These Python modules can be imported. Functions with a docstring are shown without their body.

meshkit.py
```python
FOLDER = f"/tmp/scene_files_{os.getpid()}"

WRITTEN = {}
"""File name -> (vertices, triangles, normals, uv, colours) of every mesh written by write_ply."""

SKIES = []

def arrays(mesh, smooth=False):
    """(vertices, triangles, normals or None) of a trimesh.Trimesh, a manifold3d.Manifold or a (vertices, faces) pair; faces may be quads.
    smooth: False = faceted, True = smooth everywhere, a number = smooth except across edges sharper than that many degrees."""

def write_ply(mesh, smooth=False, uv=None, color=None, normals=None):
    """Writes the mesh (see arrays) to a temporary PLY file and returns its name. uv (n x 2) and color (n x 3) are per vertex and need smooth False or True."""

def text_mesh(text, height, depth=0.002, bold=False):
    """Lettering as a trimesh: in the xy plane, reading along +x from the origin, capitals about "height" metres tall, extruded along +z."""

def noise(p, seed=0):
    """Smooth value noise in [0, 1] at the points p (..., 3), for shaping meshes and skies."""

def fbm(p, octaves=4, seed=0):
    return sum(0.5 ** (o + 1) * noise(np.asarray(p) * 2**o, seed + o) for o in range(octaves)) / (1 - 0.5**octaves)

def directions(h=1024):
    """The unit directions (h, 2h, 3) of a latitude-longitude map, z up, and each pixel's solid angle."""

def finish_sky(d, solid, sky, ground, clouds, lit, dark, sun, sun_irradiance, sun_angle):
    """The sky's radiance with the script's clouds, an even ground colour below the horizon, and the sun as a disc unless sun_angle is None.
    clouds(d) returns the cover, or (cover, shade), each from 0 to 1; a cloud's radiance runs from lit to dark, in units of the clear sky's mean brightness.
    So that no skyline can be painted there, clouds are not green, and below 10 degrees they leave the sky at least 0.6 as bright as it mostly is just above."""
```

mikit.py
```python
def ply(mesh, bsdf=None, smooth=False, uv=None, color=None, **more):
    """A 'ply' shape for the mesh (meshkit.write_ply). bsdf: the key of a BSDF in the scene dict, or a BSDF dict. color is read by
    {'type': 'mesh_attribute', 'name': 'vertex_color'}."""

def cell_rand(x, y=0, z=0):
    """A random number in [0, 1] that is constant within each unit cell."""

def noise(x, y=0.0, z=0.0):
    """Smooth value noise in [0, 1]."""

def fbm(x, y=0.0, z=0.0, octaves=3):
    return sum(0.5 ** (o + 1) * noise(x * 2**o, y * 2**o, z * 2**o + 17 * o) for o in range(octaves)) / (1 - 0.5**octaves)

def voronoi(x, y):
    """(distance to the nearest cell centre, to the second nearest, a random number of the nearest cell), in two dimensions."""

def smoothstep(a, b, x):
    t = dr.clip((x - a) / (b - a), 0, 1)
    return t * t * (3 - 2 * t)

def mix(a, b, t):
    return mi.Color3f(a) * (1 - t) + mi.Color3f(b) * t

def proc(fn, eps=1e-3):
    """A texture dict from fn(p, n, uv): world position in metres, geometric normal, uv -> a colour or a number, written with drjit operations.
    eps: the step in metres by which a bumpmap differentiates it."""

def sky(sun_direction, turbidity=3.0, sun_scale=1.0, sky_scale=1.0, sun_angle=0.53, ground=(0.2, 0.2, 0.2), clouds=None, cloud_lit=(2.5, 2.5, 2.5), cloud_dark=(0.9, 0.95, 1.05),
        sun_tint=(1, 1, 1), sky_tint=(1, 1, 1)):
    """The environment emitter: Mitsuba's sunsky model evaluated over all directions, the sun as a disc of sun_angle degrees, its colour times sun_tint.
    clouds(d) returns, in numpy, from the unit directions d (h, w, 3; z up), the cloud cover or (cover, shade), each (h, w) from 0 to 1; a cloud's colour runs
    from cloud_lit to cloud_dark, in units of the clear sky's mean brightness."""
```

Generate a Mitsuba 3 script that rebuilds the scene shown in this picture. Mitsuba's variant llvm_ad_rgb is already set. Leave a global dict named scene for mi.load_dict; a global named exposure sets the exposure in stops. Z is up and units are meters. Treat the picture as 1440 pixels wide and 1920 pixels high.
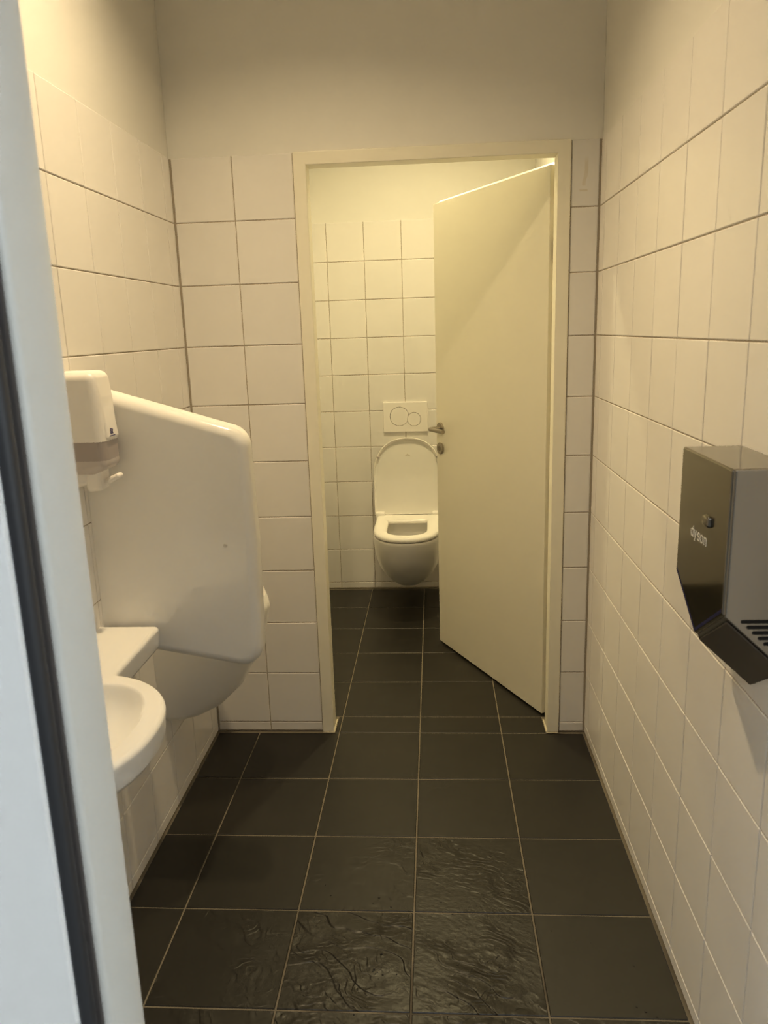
import math, random
import numpy as np, trimesh, manifold3d as m3, mitsuba as mi, drjit as dr
from shapely.geometry import Polygon
from shapely import affinity
import mikit, meshkit
from mikit import noise, fbm, smoothstep, cell_rand

rng = random.Random(7)
T4 = mi.ScalarTransform4f
scene, labels = {}, {}

# ------------------------------------------------------------------ camera, daylight, lamps, exposure
exposure = 0.0
PITCH, YAW, ROLL, FOCAL = -0.2305, -0.0687, -0.0319, 1453.9
EYE = np.array([0.8442, -2.6584, 1.4782])
cp, sp, cy, sy, cr, sr = math.cos(PITCH), math.sin(PITCH), math.cos(YAW), math.sin(YAW), math.cos(ROLL), math.sin(ROLL)
FWD = np.array([sy * cp, cy * cp, sp])
r0 = np.array([cy, -sy, 0.0]); u0 = np.cross(r0, FWD)
UP = -r0 * sr + u0 * cr
scene['camera'] = {'type': 'thinlens', 'fov': math.degrees(2 * math.atan(720 / FOCAL)), 'fov_axis': 'x',
                   'aperture_radius': 0.0017, 'focus_distance': 3.0, 'near_clip': 0.02, 'far_clip': 100.0,
                   'to_world': T4().look_at(origin=EYE.tolist(), target=(EYE + FWD).tolist(), up=UP.tolist())}
# overcast daylight outside the entrance
scene['sky'] = {'type': 'constant', 'radiance': {'type': 'rgb', 'value': [2.45, 2.68, 2.78]}}
LAMP_WASH = [3820.0, 2940.0, 1710.0]        # radiance of the downlight in the wash room
LAMP_WC = [3650.0, 3020.0, 1640.0]         # radiance of the downlight in the toilet room
LAMP_WASH_AT, LAMP_WC_AT = (0.50, -0.96), (0.76, 0.80)

# ------------------------------------------------------------------ helpers
def tag(key, label=None, category=None, group=None, kind=None):
    labels[key] = {k: v for k, v in dict(label=label, category=category, group=group, kind=kind).items() if v}
    return key

def numbered(key):
    if key not in scene and key not in labels: return key
    i = 1
    while f'{key}_{i:03d}' in scene or f'{key}_{i:03d}' in labels: i += 1
    return f'{key}_{i:03d}'

def add(name, mesh, mat, parent=None, smooth=False, label=None, to_world=None):
    key = numbered(f'{parent}__{name}' if parent else name)
    d = mikit.ply(mesh, mat, smooth=smooth)
    if to_world is not None: d['to_world'] = to_world
    scene[key] = d
    if label: labels[key] = {'label': label}
    return key

def box(x0, x1, y0, y1, z0, z1):
    return trimesh.creation.box(bounds=[[x0, y0, z0], [x1, y1, z1]])

def join(*ms): return trimesh.util.concatenate([tm(m) for m in ms])

def tm(m):
    if isinstance(m, trimesh.Trimesh): return m
    a = m.to_mesh(); return trimesh.Trimesh(np.array(a.vert_properties[:, :3]), np.array(a.tri_verts), process=False)

def man(t):
    t = t.copy(); t.merge_vertices()
    return m3.Manifold(m3.Mesh(vert_properties=np.asarray(t.vertices, np.float32), tri_verts=np.asarray(t.faces, np.uint32)))

def hull_of(pts, r, seg=16):
    s = m3.Manifold.sphere(r, seg)
    return m3.Manifold.batch_hull([s.translate(list(map(float, p))) for p in pts])

def rbox(x0, x1, y0, y1, z0, z1, r=0.003, seg=12):
    r = min(r, (x1 - x0) / 2.01, (y1 - y0) / 2.01, (z1 - z0) / 2.01)
    return hull_of([(x, y, z) for x in (x0 + r, x1 - r) for y in (y0 + r, y1 - r) for z in (z0 + r, z1 - r)], r, seg)

def loft(rings, cap0=True, cap1=True):
    n = len(rings[0]); v = [p for r in rings for p in r]; f = []
    for k in range(len(rings) - 1):
        for i in range(n):
            a, b = k * n + i, k * n + (i + 1) % n
            f += [[a, b, b + n], [a, b + n, a + n]]
    for on, k, flip in ((cap0, 0, True), (cap1, len(rings) - 1, False)):
        if on:
            c = len(v); v.append(np.mean(rings[k], axis=0))
            for i in range(n):
                a, b = k * n + i, k * n + (i + 1) % n
                f.append([b, a, c] if flip else [a, b, c])
    m = trimesh.Trimesh(np.array(v, float), np.array(f), process=False)
    if m.volume < 0: m.invert()
    return m

def tube(path, r, n=16, cap=True):
    p = np.asarray(path, float); t = np.gradient(p, axis=0); t /= np.linalg.norm(t, axis=1, keepdims=True)
    a = np.cross(t[0], [0, 0, 1.0] if abs(t[0][2]) < .9 else [1.0, 0, 0]); a /= np.linalg.norm(a); rings = []
    for q, d in zip(p, t):
        a = a - d * (a @ d); a /= np.linalg.norm(a); b = np.cross(d, a)
        w = np.linspace(0, 2 * math.pi, n, endpoint=False)
        rings.append(q + r * (np.cos(w)[:, None] * a + np.sin(w)[:, None] * b))
    return loft(rings, cap, cap)

def lathe(profile, n=48):
    """profile: (r, z) pairs turned about z."""
    w = np.linspace(0, 2 * math.pi, n, endpoint=False)
    return loft([np.stack([r * np.cos(w), r * np.sin(w), np.full(n, z)], -1) for r, z in profile])

def moved(m, rows, at):
    """local axes -> the three world directions in rows, origin -> at"""
    m = tm(m).copy(); m.vertices = np.asarray(m.vertices) @ np.array(rows, float) + np.array(at, float)
    if np.linalg.det(np.array(rows, float)) < 0: m.invert()
    return m

def frame4(rows, at):
    M = np.eye(4); M[:3, :3] = np.array(rows, float).T; M[:3, 3] = at
    return T4(M.tolist())

def dsec(cx, yb, yf, hw, z, p=2.3, front=None, nf=44, ns=7, nb=9):
    """D-shaped ring: straight back at yb, rounded front towards yf (yf < yb)"""
    L = front if front else min(hw * 1.25, 0.7 * (yb - yf)); L = min(L, yb - yf - 1e-4)
    t = np.linspace(0, math.pi, nf)
    c, s = np.cos(t), np.sin(t)
    x = cx + hw * np.sign(c) * np.abs(c) ** (2 / p); y = yf + L - L * np.abs(s) ** (2 / p)
    ys = np.linspace(yf + L, yb, ns + 1)[1:]
    xb = np.linspace(-hw, hw, nb + 1)[1:-1]
    px = np.concatenate([x, np.full(ns, cx - hw), cx + xb, np.full(ns, cx + hw)])
    py = np.concatenate([y, ys, np.full(nb - 1, yb), ys[::-1]])
    return np.stack([px, py, np.full(len(px), z)], -1)

# ------------------------------------------------------------------ materials
def rgb(*c): return {'type': 'rgb', 'value': list(c)}
def pr(c, rough, spec=0.5, metal=0.0, **kw):
    return {'type': 'twosided', 'bsdf': {'type': 'principled', 'base_color': c if isinstance(c, dict) else rgb(*c), 'roughness': rough, 'metallic': metal, 'specular': spec, **kw}}

for i, c in enumerate(((.742, .719, .684), (.732, .710, .675), (.749, .726, .692))):
    scene[f'mat_tile_{i}'] = pr(c, .27, .5)
scene['mat_grout'] = {'type': 'twosided', 'bsdf': {'type': 'diffuse', 'reflectance': rgb(.40, .35, .28)}}
scene['mat_paint'] = {'type': 'twosided', 'bsdf': {'type': 'diffuse', 'reflectance': mikit.proc(lambda p, n, uv: mi.Color3f(.75, .735, .69) * (0.985 + 0.03 * fbm(p.x * 5, p.y * 5, p.z * 5)))}}
scene['mat_ceiling'] = {'type': 'twosided', 'bsdf': {'type': 'diffuse', 'reflectance': rgb(.74, .73, .70)}}

def residue(p, n, uv):       # yellowed glue left on the topmost narrow tile
    a = dr.abs(p.x - 1.331 - (p.z - 1.93) * .08 + .006 * (noise(p.z * 60, 3) - .5))
    col = (1 - smoothstep(.004, .007, a)) * smoothstep(1.90, 1.906, p.z) * (1 - smoothstep(1.972, 1.992, p.z))
    foot = (1 - smoothstep(.0022, .0036, dr.abs(p.z - 1.889))) * smoothstep(1.313, 1.316, p.x) * (1 - smoothstep(1.338, 1.341, p.x))
    k = .7 * dr.clip(col * (.35 + .5 * noise(p.x * 90, p.z * 90)) + foot * .8, 0, 1)
    return mikit.mix((.715, .695, .665), (.56, .48, .34), k * .8)
scene['mat_tile_residue'] = pr(mikit.proc(residue), .3, .5)

def slate_col(p, n, uv):
    i, j = dr.floor((p.x - .7707) / .3044), dr.floor((p.y + .0093) / .3073)
    r = cell_rand(i, j, 5)
    f = fbm(p.x * 9 + r * 31, p.y * 9 + r * 17, 0.0)
    g = noise(p.x * 240, p.y * 240)
    return mi.Color3f(.0106, .0092, .0066) * (.72 + .35 * f + .25 * r + .12 * g)
def slate_height(amount, seed):
    def fn(p, n, uv):
        i, j = dr.floor((p.x - .7707) / .3044), dr.floor((p.y + .0093) / .3073)
        r = cell_rand(i, j, 11) * 40 + seed
        u, v = p.x * .90 - p.y * .44, p.x * .44 + p.y * .90            # riven steps run along u
        wob = fbm(u * 7 + r, v * 9, r) - .5
        s = v * 19 + wob * 3.4 + r
        k = s - dr.floor(s)
        mask = smoothstep(.40, .62, fbm(u * 4.0 + 3 * r, v * 7 + r, 1.0))
        step = smoothstep(0, .10, k) * (1 - smoothstep(.10, 1.0, k))
        s2 = v * 38 + 5 * (fbm(u * 16 + r, v * 18, 4.0) - .5) + r
        k2 = s2 - dr.floor(s2)
        fine = smoothstep(0, .16, k2) * (1 - smoothstep(.16, 1.0, k2)) * smoothstep(.45, .7, fbm(u * 9 + r, v * 12 + 9, 2.0))
        base = fbm(u * 22 + r, v * 22, 3.0, octaves=4)
        return amount * (.0026 * step * mask + .0013 * fine + .0010 * base + .0007 * fbm(u * 80, v * 130, 1.0, octaves=3))
    return fn
def slate(amount, seed, rough):
    return {'type': 'bumpmap', 'scale': 1.0, 'tex': mikit.proc(slate_height(amount, seed), eps=8e-4),
            'bsdf': pr(mikit.proc(slate_col), rough, .38)}
scene['mat_slate_riven'] = slate(1.0, 1.3, .37)
scene['mat_slate_medium'] = slate(.42, 7.7, .38)
scene['mat_slate_smooth'] = slate(.10, 3.1, .42)
scene['mat_floor_grout'] = {'type': 'twosided', 'bsdf': {'type': 'diffuse', 'reflectance': mikit.proc(lambda p, n, uv: mikit.mix((.175, .152, .115), (.085, .073, .055), smoothstep(.35, .7, fbm(p.x * 6, p.y * 6, 2.0)) * smoothstep(-.7, -1.2, p.y)))}}

scene['mat_ceramic'] = pr((.80, .785, .745), .10, .5, clearcoat=.6, clearcoat_gloss=.95)
scene['mat_wc_plastic'] = pr((.80, .78, .73), .18, .5)
scene['mat_white_plastic'] = pr((.82, .79, .74), .32, .5)
scene['mat_lacquer'] = pr((.79, .755, .625), .33, .45)       # cream lacquer of the toilet door and its frame
scene['mat_seal'] = pr((.50, .45, .33), .6, .3)
scene['mat_steel'] = pr((.36, .325, .27), .27, .5, 1.0)
scene['mat_brass_dark'] = pr((.22, .19, .15), .4, .5, 1.0)
scene['mat_nickel_gloss'] = pr((.205, .19, .165), .09, .5, 1.0)
scene['mat_nickel_satin'] = pr((.33, .315, .29), .34, .5, .9)
scene['mat_black'] = pr((.012, .012, .012), .6, .2)
scene['mat_underside'] = pr((.055, .047, .038), .45, .4)
scene['mat_air_blue'] = pr((.014, .014, .05), .65, .15)
scene['mat_print_grey'] = pr((.62, .60, .56), .4, .4)
scene['mat_print_blue'] = pr((.06, .05, .16), .4, .4)
scene['mat_emblem'] = pr((.52, .48, .40), .4, .4)
scene['mat_smoke'] = pr((.36, .315, .30), .25, .5)
scene['mat_smoke_low'] = pr((.50, .455, .43), .25, .5)
scene['mat_frame_lit'] = pr((.77, .785, .79), .4, .5)  # lit copy of the frame paint, daylight on the outer face put into colour
scene['mat_frame_shaded'] = pr((.60, .605, .575), .34, .5)  # shaded copy of the same paint, darkened for the dimmer jamb
scene['mat_rubber'] = pr((.020, .022, .026), .45, .5)
scene['mat_rubber_brown'] = pr((.055, .050, .048), .6, .3)
scene['mat_facade'] = {'type': 'twosided', 'bsdf': {'type': 'diffuse', 'reflectance': rgb(.55, .55, .53)}}
scene['mat_sky_block'] = {'type': 'twosided', 'bsdf': {'type': 'diffuse', 'reflectance': rgb(.17, .145, .125)}}  # dark so that the added wall outside bounces little daylight
scene['mat_paving'] = {'type': 'twosided', 'bsdf': {'type': 'diffuse', 'reflectance': rgb(.15, .145, .135)}}
scene['mat_crumb_dark'] = pr((.012, .011, .010), .7, .3)
scene['mat_water'] = pr((.62, .60, .55), .05, .6)

# ------------------------------------------------------------------ the setting
W, YR, YF = 1.3796, 1.6674, -1.95          # room width, rear wall, inner face of the entrance wall
XB, XC, ZD, WT = 0.4033, 1.2863, 2.037, 0.105   # opening of the toilet door in the middle wall, thickness of that wall
P, BASE, ZT, ZC = 0.2, 0.0402, 2.0402, 2.76
J = 0.003
rows = [(0.005, BASE)] + [(BASE + P * k, BASE + P * (k + 1)) for k in range(10)]

TILE = {}
def tile_ply(w, h, mat):
    k = (round(w, 4), round(h, 4), mat)
    if k not in TILE:
        c, t = min(.0017, w / 4, h / 4), .0058
        q = lambda s, z: [(s, s, z), (w - s, s, z), (w - s, h - s, z), (s, h - s, z)]
        v = q(0, -t) + q(0, -c * .8) + q(c, 0)
        f = [[8, 9, 10, 11]]
        for a, b in ((0, 4), (4, 8)):
            for i in range(4): f.append([a + i, a + (i + 1) % 4, b + (i + 1) % 4, b + i])
        TILE[k] = mikit.ply((np.array(v, float), np.array(f)), mat, smooth=False)
    return TILE[k]

def tile(parent, u0, u1, v0, v1, ax, mat=None, name='tile'):
    """ax = (origin, u direction, v direction, normal)"""
    o, U, V, N = (np.array(a, float) for a in ax)
    w, h = u1 - u0 - J, v1 - v0 - J
    if w < .004 or h < .004: return
    mat = mat or f'mat_tile_{rng.randrange(3)}'
    a, b = rng.gauss(0, .0009), rng.gauss(0, .0009)           # each tile sits a hair out of true
    N2 = N + a * U + b * V; N2 /= np.linalg.norm(N2)
    U2 = U - N2 * (U @ N2); U2 /= np.linalg.norm(U2); V2 = np.cross(N2, U2)
    at = o + U * (u0 + J / 2) + V * (v0 + J / 2) + N * rng.uniform(-.0002, .0002)
    key = numbered(f'{parent}__{name}')
    scene[key] = {**tile_ply(w, h, mat), 'to_world': frame4((U2, V2, N2), at)}

def tiled(parent, edges, ax):
    for a, b in zip(edges[:-1], edges[1:]):
        for v0, v1 in rows: tile(parent, a, b, v0, v1, ax)

def cuts(first, lo, hi):
    k0 = math.ceil((lo - first) / P - 1e-9); out = [lo]; x = first + P * k0
    while x < hi - .012:
        if x > lo + .012: out.append(x)
        x += P
    return out + [hi]

G, PL = .0027, .0045          # grout and plaster lie this far behind the tile faces
def wall(key, label, plaster, grout):
    add(key, plaster, 'mat_paint'); tag(key, label, kind='structure')
    if grout is not None: add('grout', grout, 'mat_grout', key)

YE = -2.05                    # outer end of the side walls at the entrance
wall('wall_left', 'left side wall, white tiles to door height and painted above', box(-.12, -PL, YE, YR + .1, 0, ZC),
     join(box(-.05, -G, YF, -.001, .001, ZT - .002), box(-.05, -G, WT, YR, .001, ZT - .002)))
wall('wall_right', 'right side wall, white tiles to door height and painted above', box(W + PL, W + .12, YE, YR + .1, 0, ZC),
     join(box(W + G, W + .05, YF, -.001, .001, ZT - .002), box(W + G, W + .05, WT, YR, .001, ZT - .002)))
wall('wall_rear', 'rear wall of the toilet room behind the toilet', box(-.12, W + .12, YR + PL, YR + .12, 0, ZC), box(-.002, W + .002, YR + G, YR + .05, .001, ZT - .002))
wall('wall_middle', 'painted and tiled wall around the toilet room door', join(box(-.004, XB, PL, WT, 0, ZC), box(XC, W + .004, PL, WT, 0, ZC), box(XB, XC, PL, WT, ZD, ZC)),
     join(box(-.002, XB, G, .05, .001, ZT - .002), box(XC, W + .002, G, .05, .001, ZT - .002)))
EX0, EX1, ZE = .36, 1.375, 2.14     # rough opening of the entrance
add('wall_front', join(box(-.9, EX0, YE, YF, 0, 2.9), box(EX1, 2.4, YE, YF, 0, 2.9), box(EX0, EX1, YE, YF, ZE, 2.9)), 'mat_facade')
tag('wall_front', 'entrance wall around the open front door', kind='structure')

LEFT = ((0, 0, 0), (0, 1, 0), (0, 0, 1), (1, 0, 0))
RIGHT = ((W, 0, 0), (0, -1, 0), (0, 0, 1), (-1, 0, 0))          # u runs towards the camera
BACK = ((0, 0, 0), (1, 0, 0), (0, 0, 1), (0, -1, 0))
REAR = ((0, YR, 0), (1, 0, 0), (0, 0, 1), (0, -1, 0))
e = .0035
tiled('wall_left', cuts(-.0754 - 2.0, YF, -e), LEFT)
tiled('wall_left', cuts(WT + .07, WT, YR - e), LEFT)
tiled('wall_right', cuts(.0739, e, -YF), RIGHT)
tiled('wall_right', cuts(-YR + .05, -YR + e, -WT), RIGHT)
tiled('wall_rear', cuts(.2832 - .2, e, W - e), REAR)
tiled('wall_middle', [e, .2033, XB - .001], BACK)
for k, (v0, v1) in enumerate(rows):
    tile('wall_middle', XC + .001, W - e, v0, v1, BACK, 'mat_tile_residue' if k == 10 else None)

# floor
add('floor', box(-.05, W + .05, -2.10, YR + .05, -.12, -.0022), 'mat_floor_grout')
tag('floor', 'floor of dark slate tiles with light grout', kind='structure')
FLOOR = ((0, 0, 0), (1, 0, 0), (0, 1, 0), (0, 0, 1))
FX, FT, FYF, FYB, FTY = .7707, .3044, -.0093, .1169, .3073
xe = [.004] + [FX + FT * k for k in range(-2, 3) if .01 < FX + FT * k < W - .012] + [W - .004]
J = .0046
riven = {(0, 3), (0, 4), (-1, 4), (0, 5), (-1, 5)}
medium = {(-1, 3), (-2, 4), (1, 5), (-2, 5)}
def slate_for(x, row):
    k = (math.floor((x - FX) / FT + 1e-6) , row)
    return 'mat_slate_riven' if k in riven else 'mat_slate_medium' if k in medium else 'mat_slate_smooth'
for i in range(7):
    y1, y0 = FYF - FTY * i, max(FYF - FTY * (i + 1), -2.10)
    if y1 - y0 < .03: continue
    for a, b in zip(xe[:-1], xe[1:]): tile('floor', a, b, y0, y1, FLOOR, slate_for(.5 * (a + b), i + 1))
for i in range(6):
    y0, y1 = FYB + FTY * i, min(FYB + FTY * (i + 1), YR - .003)
    if y1 - y0 < .02: continue
    for a, b in zip(xe[:-1], xe[1:]): tile('floor', a, b, y0, y1, FLOOR, 'mat_slate_smooth')
te = [XB + .046] + [x for x in xe if XB + .06 < x < XC - .06] + [XC - .046]
for a, b in zip(te[:-1], te[1:]): tile('floor', a, b, FYF, FYB, FLOOR, 'mat_slate_smooth')
J = .003
add('wall_sky_block', box(-7, 9, -7.2, -7.0, 0, 6.4), 'mat_sky_block'); tag('wall_sky_block', 'added unseen wall that blocks low sky light from the entrance', kind='structure')  # unseen wall, added to keep low sky light out of the room
add('ground', box(-6, 8, -9, -2.10, -.12, -.004), 'mat_paving'); tag('ground', 'paving outside the entrance', kind='structure')

# ceiling with two recessed downlights
hole = [m3.Manifold.cylinder(.3, .065, .065, 48).translate([x, y, ZC - .1]) for x, y in (LAMP_WASH_AT, LAMP_WC_AT)]
ceil = m3.Manifold.cube([W + .24, YR - YE + .1, .10]).translate([-.12, YE, ZC])
for h in hole: ceil = ceil - h
add('ceiling', tm(ceil), 'mat_ceiling'); tag('ceiling', 'white ceiling above both rooms', kind='structure')
for (x, y), L, what, deep in ((LAMP_WASH_AT, LAMP_WASH, 'above the washbasin', .0235), (LAMP_WC_AT, LAMP_WC, 'above the toilet room', .015)):
    key = numbered('recessed_downlight'); tag(key, f'round recessed ceiling downlight {what}', 'lamp', 'recessed downlights')
    can = lathe([(.0360, ZC + deep + .010), (.0640, ZC + .012), (.0640, ZC - .001), (.078, ZC - .001), (.078, ZC - .004), (.0350, ZC - .004), (.0340, ZC + deep + .005)], 48)
    can.vertices += [x, y, 0]
    add('housing', can, 'mat_ceiling', key, smooth=40)
    scene[key + '__lamp'] = {'type': 'disk', 'to_world': T4().translate([x, y, ZC + deep]).rotate([1, 0, 0], 180).scale(.026),
                             'bsdf': {'type': 'ref', 'id': 'mat_ceiling'}, 'emitter': {'type': 'area', 'radiance': {'type': 'rgb', 'value': L}}}

# frame of the toilet door: casing, reveal with rebate, seal
FW = .0425                      # face width
tag('trim_1', 'cream lacquered steel frame around the toilet room door', kind='structure')
def frame_side(x0, x1, y0, y1, z0, z1): return rbox(x0, x1, y0, y1, z0, z1, .0025, 12)
xl, xr = XB + FW, XC - FW       # clear opening
zi = 2.000
def jamb(sgn, name):
    o = XB + .0012 if sgn > 0 else XC - .0012
    a = XB + FW if sgn > 0 else XC - FW
    s = 1 if sgn > 0 else -1
    X = lambda p, q: (min(p, q), max(p, q))
    casing = frame_side(*X(o, a), -.010, .060, .004, ZD + .003)
    back = frame_side(*X(o, a - s * .014), .058, WT + .004, .004, ZD + .003)
    lip = frame_side(*X(o - s * .03, a - s * .014), WT + .0005, WT + .008, .004, ZD + .003)
    add(name, join(casing, back, lip), 'mat_lacquer', 'trim_1', smooth=40)
    add('seal', join(tube([(a - s * .010, .0665, .01), (a - s * .010, .0665, zi)], .0045, 10)), 'mat_seal', 'trim_1', smooth=40)
    add('sealant', join(rbox(*X(a - s * .002, a + s * .0045), -.010, .085, .0005, .007, .002), rbox(*X(o, a + s * .003), -.0130, -.008, .0005, .004, .0015)), 'mat_seal', 'trim_1', smooth=40)
jamb(1, 'jamb'); jamb(-1, 'jamb')
add('head', join(frame_side(XB + .0012, XC - .0012, -.010, .060, zi, ZD + .003), frame_side(XB + .0012, XC - .0012, .058, WT + .004, zi + .012, ZD + .003),
                 frame_side(XB - .03, XC + .03, WT + .0005, WT + .008, zi + .012, ZD + .03)), 'mat_lacquer', 'trim_1', smooth=40)
add('seal', tube([(xl, .0665, zi + .009), (xr, .0665, zi + .009)], .0045, 10), 'mat_seal', 'trim_1', smooth=40)

# toilet door, open into the toilet room, hinged at the right
HP, DN, DD = np.array([1.240, .123, 0]), np.array([-.886, -.464, 0]), np.array([-.464, .886, 0])   # hinge foot of the visible face, its normal, direction to the free edge
DN /= np.linalg.norm(DN); DD = np.array([DN[1], -DN[0], 0])
if DD[1] < 0: DD = -DD
LW = .834
tag('door_1', 'cream flush toilet room door standing half open', kind='structure')
def ondoor(m): return moved(m, (DD, [0, 0, 1], DN), HP)
leaf = rbox(0, LW, .010, 1.992, -.026, 0, .0016, 8) + hull_of([(u, z, n) for u in (-.005, LW + .011) for z, n in ((.0115, -.0265), (.0115, -.0390), (1.990, -.0265), (2.0075, -.0385))], .0013, 8)
# the rebated rear sheet is a little larger than the visible face
add('leaf', ondoor(leaf), 'mat_lacquer', 'door_1', smooth=30)
def disc(r, h, bev=.0015, n=40): return lathe([(r * .0 + 1e-5, 0), (r, 0), (r, h - bev), (r - bev, h), (1e-5, h)], n)
hu, hz = .7907, 1.041
def at_door(m, u, z, n=0): return ondoor(moved(m, np.eye(3), (u, z, n)))
k = add('handle', at_door(disc(.0265, .009), hu, hz), 'mat_steel', 'door_1', smooth=35, label='brushed steel lever handle')
arc = [(hu, hz, .009), (hu, hz, .030), (hu, hz, .044)] + [(hu - .012 + .012 * math.cos(a), hz, .046 + .012 * math.sin(a)) for a in np.linspace(0, math.pi / 2, 6)][1:] + [(hu - .05, hz, .058), (hu - .125, hz, .058)]
add('lever', ondoor(tube(arc, .0098, 18)), 'mat_steel', k, smooth=45)
k = add('lock_rosette', at_door(disc(.0265, .009), hu + .003, .950), 'mat_steel', 'door_1', smooth=35, label='round steel lock rosette below the handle')
add('indicator', at_door(disc(.011, .0015, .0004), hu + .003, .950, .009), 'mat_brass_dark', k, smooth=35)
for z in (.25, 1.725):
    add('hinge', moved(tube([(0, 0, z - .04), (0, 0, z + .04)], .0075, 14), np.eye(3), HP + DD * -.012 + DN * -.022), 'mat_steel', 'door_1', smooth=45, label='steel door hinge')

# entrance frame at the left edge: rounded jamb profile, black rubber gasket, outer face; head and right jamb alike
tag('trim_2', 'pale grey entrance door frame with a black rubber gasket, close to the camera', kind='structure')
def profile(side):
    """plan outlines of the left jamb; the right one is mirrored"""
    x = .505
    prof = [(.44, YF), (x - .004, YF), (x - .0012, YF - .0012), (x, YF - .004)]
    for t in np.linspace(0, 1, 9)[1:]: prof.append((x + .0022 * math.sin(math.pi * t), YF - .004 - .064 * t))
    for a in np.linspace(0, math.pi / 2, 7)[1:]: prof.append((x - .006 + .006 * math.cos(a), YF - .068 - .009 * math.sin(a)))
    prof += [(x - .0065, YF - .0772), (.44, YF - .0772)]
    lip = [(x - .0062, YF - .076), (x - .0068, YF - .082), (x - .012, YF - .085), (.45, YF - .085), (.45, YF - .076)]
    gk = [(.4915 + .0092 * math.cos(a), YF - .0975 + .0105 * math.sin(a)) for a in np.linspace(0, 2 * math.pi, 24, endpoint=False)]
    gk = list(Polygon(gk).union(Polygon([(.45, YF - .084), (.49, YF - .084), (.49, YF - .108), (.45, YF - .108)])).exterior.coords)[:-1]
    face = Polygon([(.33, YF - .115), (.491, YF - .115), (.491, YF - .104), (.33, YF - .104)]).buffer(.003).buffer(-.003)
    face = affinity.translate(face, 0, 0); face = list(face.buffer(-.0015).buffer(.0015).exterior.coords)[:-1]
    body = [(.345, YF - .104), (.46, YF - .104), (.46, YF - .004), (.345, YF - .004)]
    out = dict(jamb=(prof, 'mat_frame_shaded'), gasket_lip=(lip, 'mat_rubber_brown'), gasket=(gk, 'mat_rubber'), casing=(face, 'mat_frame_lit'), jamb_core=(body, 'mat_frame_shaded'))
    mir = (lambda p: p) if side > 0 else (lambda p: [(1.80 - a, b) for a, b in p])
    return {k: (mir(p), m) for k, (p, m) in out.items()}
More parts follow.
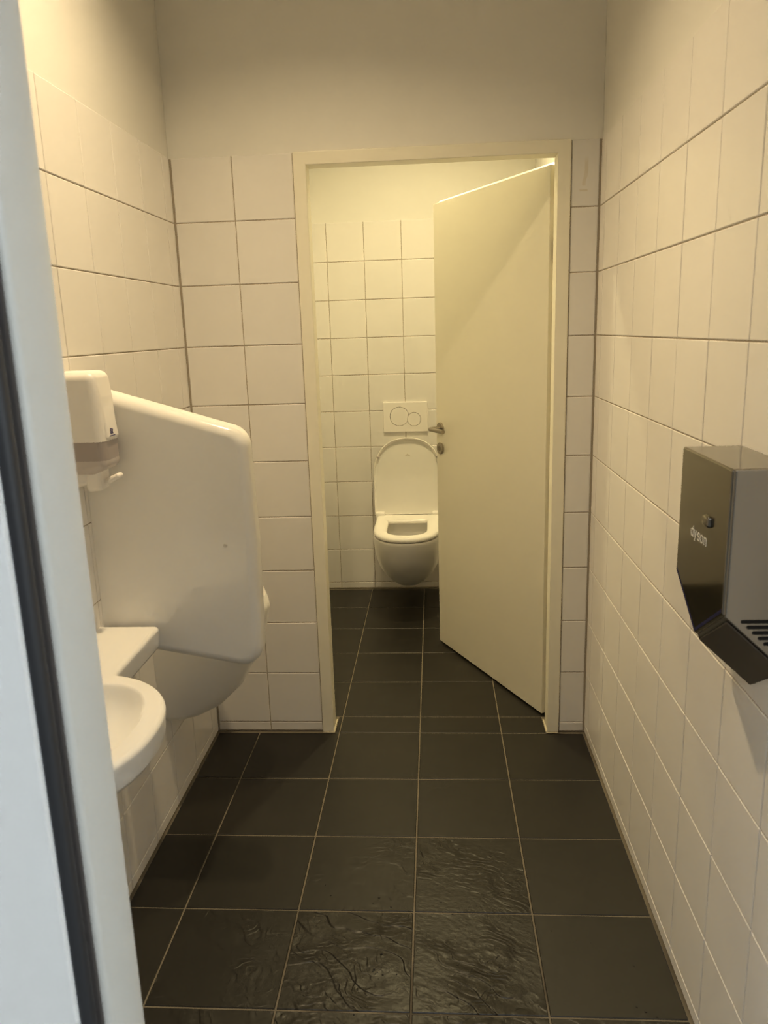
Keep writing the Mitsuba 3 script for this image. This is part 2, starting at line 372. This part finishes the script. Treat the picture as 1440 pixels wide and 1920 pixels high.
for side in (1, -1):
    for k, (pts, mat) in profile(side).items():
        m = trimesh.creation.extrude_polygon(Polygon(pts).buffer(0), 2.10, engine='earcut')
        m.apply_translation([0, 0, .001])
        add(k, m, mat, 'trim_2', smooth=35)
add('head', join(rbox(.36, 1.44, YF - .077, YF, 2.095, 2.16, .003), rbox(.33, 1.47, YF - .115, YF - .076, 2.10, 2.25, .003)), 'mat_frame_shaded', 'trim_2', smooth=40)

# ------------------------------------------------------------------ urinal divider
def rounded_slab(outline, y0, y1, rf, rb, steps=7):
    """outline: (x, z) ring; slab from y0 (front) to y1, edges rounded"""
    o = np.array(outline); nx = np.roll(o, -1, 0) - np.roll(o, 1, 0)
    if Polygon(o).exterior.is_ccw: nrm = np.stack([nx[:, 1], -nx[:, 0]], -1)
    else: nrm = np.stack([-nx[:, 1], nx[:, 0]], -1)
    nrm /= np.linalg.norm(nrm, axis=1, keepdims=True) + 1e-12
    rings = []
    for a in np.linspace(0, math.pi / 2, steps): rings.append((o - nrm * rf * (1 - math.sin(a)), y0 + rf * (1 - math.cos(a))))
    for a in np.linspace(0, math.pi / 2, steps): rings.append((o - nrm * rb * (1 - math.cos(a)), y1 - rb * (1 - math.sin(a))))
    return loft([np.stack([p[:, 0], np.full(len(p), y), p[:, 1]], -1) for p, y in rings])
poly = Polygon([(-.08, 1.402), (.397, 1.255), (.404, .98), (.398, .645), (-.08, .738)])
poly = poly.buffer(-.052).buffer(.052, quad_segs=16)
ring = poly.exterior
div = rounded_slab([ring.interpolate(s, True).coords[0] for s in np.linspace(0, 1, 220, endpoint=False)], -.860, -.785, .026, .022)
div = tm(man(div).trim_by_plane([1, 0, 0], .0006))
tag('urinal_divider', 'glossy white ceramic privacy divider beside the urinal', 'divider')
add('panel', div, 'mat_ceramic', 'urinal_divider', smooth=35)
add('chip', moved(lathe([(1e-5, 0), (.0055, 0), (.005, .0006), (.0032, .0006), (.003, .0002), (1e-5, .0002)], 20), ([1, 0, 0], [0, 0, 1], [0, -1, 0]), (.329, -.8601, .977)), 'mat_print_grey', 'urinal_divider', smooth=40, label='small round mark on the panel')

# ------------------------------------------------------------------ urinal behind the divider
UY = -.405
def interp(tab, z): t = np.array(tab); return [float(np.interp(z, t[:, 0], t[:, i])) for i in range(1, t.shape[1])]
UT = [(.300, .030, .030), (.306, .080, .075), (.320, .120, .105), (.345, .165, .130), (.40, .222, .148), (.47, .262, .157), (.55, .296, .162), (.61, .314, .164), (.65, .320, .165), (.668, .317, .165),
      (.70, .306, .165), (.80, .262, .165), (.90, .222, .162), (.97, .190, .152), (.992, .178, .14), (1.0, .160, .125)]
zz = [.300, .302, .306, .312, .32, .332, .345, .37, .40, .435, .47, .51, .55, .58, .61, .635, .65, .66, .668, .68, .70, .75, .80, .85, .90, .94, .97, .983, .992, .997, 1.0]
rings = []
for z in zz:
    d, hw = interp(UT, z)
    r = dsec(0, .0, -d, hw, z, 2.15, front=min(d * .93, hw * 1.5))
    rings.append(np.stack([-r[:, 1] + .0006, UY + r[:, 0], r[:, 2]], -1))
ur = man(loft(rings))
cav = m3.Manifold.sphere(1.0, 64).scale([.150, .128, .265]).rotate([0, 12, 0]).translate([.205, UY, .835])
hood = m3.Manifold.sphere(1.0, 48).scale([.10, .105, .18]).translate([.165, UY, .72])
ur = (ur - cav) - hood
tag('urinal', 'white wall-hung urinal half hidden behind the ceramic divider', 'urinal')
add('body', tm(ur), 'mat_ceramic', 'urinal', smooth=32)
add('drain', moved(lathe([(1e-5, 0), (.028, 0), (.028, .004), (.024, .006), (1e-5, .006)], 28), np.eye(3), (.165, UY, .548)), 'mat_steel', 'urinal', smooth=35)

# ------------------------------------------------------------------ washbasin
ZS = .777
bowl = affinity.translate(affinity.scale(Polygon([(math.copysign(abs(math.cos(t)) ** (2 / 2.2), math.cos(t)), math.copysign(abs(math.sin(t)) ** (2 / 2.2), math.sin(t))) for t in np.linspace(0, 2 * math.pi, 120, endpoint=False)]), .235, .240, origin=(0, 0)), .088, -1.388)
ledge = Polygon([(-.02, -.876), (.151, -.876), (.151, -1.66), (-.02, -1.66)])
out = ledge.union(bowl).buffer(-.010).buffer(.010, quad_segs=10).buffer(.010).buffer(-.010, quad_segs=10)
out = out.intersection(Polygon([(.0006, -2), (.0006, 0), (1, 0), (1, -2)]))
NR = 260
def resample(poly, n, start):
    ex = poly.exterior; s0 = ex.project(start)
    p = np.array([ex.interpolate((s0 + ex.length * i / n) % ex.length).coords[0] for i in range(n)])
    return p if Polygon(p).exterior.is_ccw else np.vstack([p[:1], p[:0:-1]])
from shapely.geometry import Point
def inset(d): return out.buffer(-d, join_style=2) if d > 0 else out
o0 = resample(out, NR, Point(.0006, -1.1))
nx = np.roll(o0, -1, 0) - np.roll(o0, 1, 0); nn = np.stack([nx[:, 1], -nx[:, 0]], -1); nn /= np.linalg.norm(nn, axis=1, keepdims=True)
nn[o0[:, 0] < .0012, 0] = 0
lift = lambda p, z: np.stack([p[:, 0], p[:, 1], np.full(len(p), z)], -1)
R = .011
outer = [lift(o0 - nn * .050, ZS - .067), lift(o0 - nn * .022, ZS - .066), lift(o0 - nn * .012, ZS - .062), lift(o0 - nn * .0065, ZS - .054)]
outer += [lift(o0 - nn * (.004 * (1 - t)), ZS - .05 + t * (.05 - R)) for t in np.linspace(0, 1, 5)]
outer += [lift(o0 - nn * R * (1 - math.cos(a)), ZS - R + R * math.sin(a)) for a in np.linspace(0, math.pi / 2, 6)[1:]]
ell = lambda s, z: np.stack([.150 + .133 * s * np.sign(np.cos(th)) * np.abs(np.cos(th)) ** .92, -1.388 + .190 * s * np.sign(np.sin(th)) * np.abs(np.sin(th)) ** .92, np.full(len(th), z)], -1)
th = np.linspace(0, 2 * math.pi, 96, endpoint=False)
inner = [ell(1.006, ZS + .0001), ell(.985, ZS - .0012), ell(.970, ZS - .005), ell(.955, ZS - .012), ell(.93, ZS - .026), ell(.88, ZS - .046), ell(.78, ZS - .064), ell(.62, ZS - .077), ell(.42, ZS - .084), ell(.2, ZS - .087), ell(.13, ZS - .0875)]
hull_ = [ell(1.06, ZS - .045), ell(1.0, ZS - .066), ell(.88, ZS - .084), ell(.68, ZS - .098), ell(.44, ZS - .106), ell(.15, ZS - .108)]
cut = [ell(1.0, ZS + .02)] + inner
basin = (man(loft(outer)) + man(loft(hull_))).trim_by_plane([1, 0, 0], .0006) - man(loft(cut))
tag('washbasin', 'small white wall-hung washbasin with a side ledge and rounded bowl', 'washbasin')
add('basin', tm(basin), 'mat_ceramic', 'washbasin', smooth=38)
add('drain', moved(lathe([(1e-5, 0), (.021, 0), (.021, .003), (.017, .005), (1e-5, .004)], 32), np.eye(3), (.150, -1.388, ZS - .0876)), 'mat_steel', 'washbasin', smooth=35)
add('trap', join(tube([(.150, -1.388, ZS - .107), (.150, -1.388, ZS - .17)], .016, 20), rbox(.125, .175, -1.413, -1.363, ZS - .27, ZS - .165, .012), tube([(.150, -1.388, ZS - .20), (.08, -1.388, ZS - .20), (.001, -1.388, ZS - .20)], .016, 20)), 'mat_steel', 'washbasin', smooth=40)

# ------------------------------------------------------------------ soap dispenser
tag('soap_dispenser', 'white wall soap dispenser with a smoky lower window, above the washbasin', 'dispenser')
Y0, Y1 = -.968, -.872
cover = hull_of([(.010, y, z) for y in (Y0 + .0205, Y1 - .0205) for z in (1.262, 1.3885)] + [(.0745, y, 1.3885) for y in (Y0 + .0205, Y1 - .0205)] + [(.0815, y, 1.24) for y in (Y0 + .0205, Y1 - .0205)] + [(.0785, y, 1.35) for y in (Y0 + .0205, Y1 - .0205)], .0205, 32)
cover = cover.trim_by_plane([1, 0, 0], .0006).trim_by_plane([0, 0, 1], 1.252)
add('cover', tm(cover), 'mat_white_plastic', 'soap_dispenser', smooth=40)
fr = hull_of([(.089, y, 1.335) for y in (Y0 + .024, Y1 - .024)] + [(.0965, y, 1.262) for y in (Y0 + .024, Y1 - .024)] + [(.080, y, 1.262) for y in (Y0 + .022, Y1 - .022)], .010, 20).trim_by_plane([0, 0, 1], 1.2515)
add('front_panel', tm(fr), 'mat_white_plastic', 'soap_dispenser', smooth=40)
win = hull_of([(.018, y, z) for y in (Y0 + .0195, Y1 - .0195) for z in (1.265, 1.194)] + [(.082, y, z) for y in (Y0 + .0195, Y1 - .0195) for z in (1.262, 1.2025)] + [(.060, y, 1.194) for y in (Y0 + .0195, Y1 - .0195)], .0185, 28).trim_by_plane([1, 0, 0], .0006).trim_by_plane([0, 0, -1], -1.2522)
hi, lo = win.split_by_plane([0, 0, 1], 1.2085)
add('window', tm(hi), 'mat_smoke', 'soap_dispenser', smooth=40, label='smoky translucent window')
add('reservoir', tm(lo), 'mat_smoke_low', 'soap_dispenser', smooth=40, label='paler foot of the reservoir')
add('bracket', tm(hull_of([(.010, y, z) for y in (Y0 + .02, Y1 - .012) for z in (1.172, 1.152)] + [(.035, y, z) for y in (Y0 + .025, Y1 - .02) for z in (1.174, 1.158)], .009, 16).trim_by_plane([1, 0, 0], .0006)), 'mat_white_plastic', 'soap_dispenser', smooth=40)
add('nozzle', tm(hull_of([(.047, y, z) for y in (Y0 + .03, Y1 - .03) for z in (1.176, 1.143)] + [(.066, y, z) for y in (Y0 + .03, Y1 - .03) for z in (1.178, 1.145)], .010, 16)), 'mat_white_plastic', 'soap_dispenser', smooth=40)
add('push_lever', tm(hull_of([(.070, Y0 + .048, 1.151), (.088, Y0 + .04, 1.157), (.088, Y1 - .04, 1.157), (.108, Y0 + .04, 1.167), (.108, Y1 - .04, 1.167)], .0065, 16)), 'mat_white_plastic', 'soap_dispenser', smooth=40)
tx = meshkit.text_mesh('St', .012, .0008, bold=True)
add('lettering', join(moved(tx, ([0, 1, 0], [0.0, 0, 1], [1, 0, 0]), (.1062, Y0 + .030, 1.267)), box(.1062, .1069, Y0 + .026, Y0 + .056, 1.2615, 1.2635)), 'mat_print_blue', 'soap_dispenser', label='dark blue printed mark')

# ------------------------------------------------------------------ hand dryer on the right wall
tag('hand_dryer', 'grey metal hand dryer with a V-shaped bottom on the right wall', 'hand dryer')
XFd, ya, yb_, ym, zt, zs, zv, dz = 1.2795, -1.276, -1.506, -1.391, 1.262, 1.036, .9605, .093
r = .003
def ring5(x, drop, g=0.0): return [(x, ya - r - g, zt - r - g), (x, yb_ + r + g, zt - r - g), (x, yb_ + r + g, zs + r * .6 - drop), (x, ym, zv + r - drop), (x, ya - r - g, zs + r * .6 - drop)]
body = hull_of(ring5(XFd + .0085, .0055) + ring5(W + .004, dz + .002), r, 16).trim_by_plane([-1, 0, 0], -(W - .0006))
add('side_body', tm(body), 'mat_nickel_satin', 'hand_dryer', smooth=35, label='satin grey metal body')
front = hull_of(ring5(XFd + r, .0) + ring5(XFd + .0045, .0014), r, 16)
add('front_cover', tm(front), 'mat_nickel_gloss', 'hand_dryer', smooth=35, label='polished dark grey front')
# top sheet, polished like the front
add('top_cover', tm(hull_of([(XFd + .004, ya - .004, zt - .0015), (XFd + .004, yb_ + .004, zt - .0015), (W - .004, ya - .004, zt - .0015), (W - .004, yb_ + .004, zt - .0015)], .0022, 12)), 'mat_nickel_gloss', 'hand_dryer', smooth=35)
def plate(a, b, off0, off1, t, x0, x1):
    """plate under the slanted bottom: a, b = (y, z) at the front"""
    pts = []
    for x in (x0, x1):
        dr_ = (x - XFd) / (W - XFd) * dz
        for (y, z) in (a, b):
            for d in (off0, off1): pts.append((x, y, z - dr_ - d))
    return m3.Manifold.hull_points(np.array(pts))
for s in (-1, 1):
    yo = yb_ + .003 if s < 0 else ya - .003
    add('underside', tm(plate((yo, zs - .003), (ym, zv - .001), .0, .0035, 0, XFd + .0095, W - .0006)), 'mat_underside', 'hand_dryer', smooth=30, label='dark plastic underside')
    add('air_slot', tm(m3.Manifold.hull_points(np.array([(x, y, z + d) for x in (XFd - .0004, XFd + .004) for (y, z) in ((yo + .006 * -s * -1 if False else yo, zs + .001), (ym, zv + .001)) for d in (.0010, .0075)]))), 'mat_air_blue', 'hand_dryer', label='dark blue air outlet slot')
for i in range(6):
    z = 1.0245 - .0091 * i; x0 = 1.3085 + .0092 * i
    if x0 + .006 > W - .006: continue
    add('vent_slot', moved(trimesh.creation.extrude_polygon(Polygon([(x0 + .003, 0), (W - .006, 0)] + [(W - .006, .0001)]).buffer(.0030, quad_segs=6), .0012, engine='earcut'), ([1, 0, 0], [0, 0, 1], [0, -1, 0]), (0, yb_ + .0006, z)), 'mat_black', 'hand_dryer')
add('sensor', tm(rbox(XFd - .007, XFd + .005, -1.4375, -1.4085, 1.1545, 1.1735, .0055)), 'mat_nickel_gloss', 'hand_dryer', smooth=40, label='small raised sensor knob')
tx = meshkit.text_mesh('dyson', .0190, .0006); bx = tx.bounds
tx.vertices = (tx.vertices - [bx[0][0], 0, 0]) * [.077 / (bx[1][0] - bx[0][0]), 1, 1]
add('lettering', moved(tx, ([0, -1, 0], [0, 0, 1], [-1, 0, 0]), (XFd - .0002, -1.3445, 1.1205)), 'mat_print_grey', 'hand_dryer', label='pale grey printed word')

# ------------------------------------------------------------------ toilet
CX = .690
tag('toilet', 'white wall-hung toilet with its seat down and lid raised', 'toilet')
ZR = .432
PT = [(.098, 1.44, .050), (.102, 1.41, .075), (.115, 1.37, .094), (.14, 1.32, .116), (.18, 1.26, .140), (.24, 1.190, .162), (.30, 1.140, .172), (.36, 1.105, .177), (.40, 1.089, .179), (.422, 1.083, .179), (.430, 1.086, .177), (ZR, 1.092, .173)]
rings = []
for z in (.098, .0995, .102, .107, .115, .127, .14, .16, .18, .21, .24, .27, .30, .33, .36, .38, .40, .412, .422, .427, .430, ZR):
    f, hw = interp(PT, z)
    rings.append(dsec(CX, YR - .0008, f, hw, z, 2.25, front=min(.25, (YR - f) * .8)))
IN = [(ZR, 1.135, .132, 1.56), (.427, 1.140, .128, 1.557), (.41, 1.146, .125, 1.555), (.37, 1.17, .117, 1.545), (.31, 1.22, .10, 1.52), (.26, 1.28, .076, 1.50), (.232, 1.33, .052, 1.48)]
for z, f, hw, b in IN: rings.append(dsec(CX, b, f, hw, z, 2.3, front=min(.17, (b - f) * .62)))
pan = loft(rings); add('pan', pan, 'mat_ceramic', 'toilet', smooth=38)
add('water', loft([dsec(CX, 1.505, 1.265, .082, .2740, 2.3, front=.13), dsec(CX, 1.505, 1.265, .082, .2750, 2.3, front=.13)]), 'mat_water', 'toilet', smooth=30)
S0, S1 = ZR + .005, ZR + .029
def so(d, z): return dsec(CX, 1.604 - d, 1.078 + d, .177 - d, z, 2.3, front=.245)
def si(d, z): return dsec(CX, 1.480 + d * .6, 1.165 - d, .106 + d, z, 2.5, front=.16)
seat_r = [so(.008, S0), so(.001, S0 + .002), so(.0, S0 + .008), so(.001, S1 - .010), so(.004, S1 - .004), so(.010, S1 - .001), so(.020, S1)]
seat_r += [si(.022, S1 - .001), si(.012, S1 - .004), si(.004, S1 - .010), si(.0, S1 - .016), si(.001, S0 + .001)]
seat_r += [seat_r[0]]
add('seat', loft(seat_r, False, False), 'mat_wc_plastic', 'toilet', smooth=50)
# lid: a shallow tray standing almost upright behind the seat
LL, LHW, LT = .430, .192, .022
tilt = math.radians(4.5)
def ls(d, n): return dsec(0, 0, -LL + d, LHW - d, n, 2.3, front=.215) * [1, 1, 1]
lid_r = [ls(.012, 0.0), ls(.003, .002), ls(0, .007), ls(.0005, LT - .004), ls(.0025, LT), ls(.0042, LT - .0004), ls(.0055, LT - .003), ls(.0068, .012), ls(.010, .0075), ls(.018, .0056), ls(.04, .0052)]
# keep the tray's floor inside its straight lower edge
for q in lid_r: q[:, 1] = np.minimum(q[:, 1], 0)
lid = loft(lid_r)
ct, st = math.cos(tilt), math.sin(tilt)
LIDROWS = ([1, 0, 0], [0, -st, -ct], [0, -ct, st])     # local y -> down the lid, local z -> out of its inside face
LIDAT = (CX, 1.616, .4615)
add('lid', moved(lid, LIDROWS, LIDAT), 'mat_wc_plastic', 'toilet', smooth=42)
lk = 'toilet__lid'
for s in (-1, 1):
    add('bumper', moved(tm(hull_of([(s * (LHW - .028), -.325, .004), (s * (LHW - .028), -.325, .0175)], .009, 16)), LIDROWS, LIDAT), 'mat_smoke_low', lk, smooth=40)
    add('hinge', tm(rbox(CX + s * .160 - .027, CX + s * .160 + .027, 1.572, 1.618, ZR + .002, ZR + .046, .008)), 'mat_wc_plastic', 'toilet', smooth=40)
em = join(trimesh.creation.extrude_polygon(Polygon([(-.014, 0), (.014, 0), (.014, .0022), (-.014, .0022)]), .0006, engine='earcut'),
          trimesh.creation.extrude_polygon(Polygon([(-.009, .0035), (-.001, .011), (.0015, .011), (.009, .0035), (.0065, .0035), (0, .009), (-.0065, .0035)]), .0006, engine='earcut'))
em.vertices *= [1, -1, 1]; em.invert()
add('emblem', moved(em, LIDROWS, np.array(LIDAT) + np.array(LIDROWS[1]) * -.328 + np.array(LIDROWS[2]) * .0056), 'mat_emblem', lk, label='small grey emblem')

# ------------------------------------------------------------------ flush plate
tag('flush_plate', 'white flush plate with two round buttons above the toilet', 'flush plate')
FX0, FX1, FZ0, FZ1, FYp = .5605, .8065, .920, 1.0865, YR - .012
pl = rbox(FX0, FX1, FYp, YR - .0005, FZ0, FZ1, .002)
def cyl_y(x, z, r, y0, y1): return m3.Manifold.cylinder(y1 - y0, r, r, 64).rotate([90, 0, 0]).translate([x, y1, z])
B1, B2 = (.650, 1.0075, .0535), (.7315, .9905, .0385)
pl = pl - cyl_y(*B1[:2], B1[2], FYp - .01, FYp + .0035) - cyl_y(*B2[:2], B2[2], FYp - .01, FYp + .0035)
add('plate', tm(pl), 'mat_white_plastic', 'flush_plate', smooth=30)
for (bx_, bz_, br_) in (B1, B2):
    ring_ = cyl_y(bx_, bz_, br_ + .0002, FYp + .0012, FYp + .0034) - cyl_y(bx_, bz_, br_ - .0026, FYp - .01, FYp + .02)
    if br_ == B1[2]: ring_ = ring_ - cyl_y(B2[0], B2[1], B2[2] + .0004, FYp - .01, FYp + .02)
    add('ring', tm(ring_), 'mat_brass_dark', 'flush_plate', smooth=30, label='thin dark ring around a button')
b1 = cyl_y(*B1[:2], B1[2] - .0024, FYp - .0004, FYp + .004); b2 = cyl_y(*B2[:2], B2[2] - .0024, FYp - .0004, FYp + .004)
add('button', tm(b1 - cyl_y(*B2[:2], B2[2], FYp - .01, FYp + .02)), 'mat_white_plastic', 'flush_plate', smooth=30, label='large round flush button')
add('button', tm(b2), 'mat_white_plastic', 'flush_plate', smooth=30, label='small round flush button')

# ------------------------------------------------------------------ crumbs of dirt on the floor
sp_ = []
r2 = random.Random(3)
for cx_, cy_, n_, spread in ((.697, -1.123, 7, .012), (1.278, -1.23, 5, .02), (.80, -1.10, 9, .09), (1.20, -1.10, 7, .09), (.62, -1.0, 5, .1), (.9, -.98, 6, .1)):
    for _ in range(n_):
        q = trimesh.creation.icosphere(subdivisions=1, radius=r2.uniform(.0009, .0021)); q.vertices *= [r2.uniform(.7, 1.7), r2.uniform(.7, 1.4), .6]
        q.apply_translation([cx_ + r2.gauss(0, spread), cy_ + r2.gauss(0, spread), .0006]); sp_.append(q)
add('dirt_crumbs', join(*sp_), 'mat_crumb_dark', smooth=True); tag('dirt_crumbs', 'dark crumbs of dirt scattered on the slate floor near the entrance', 'dirt', kind='stuff')
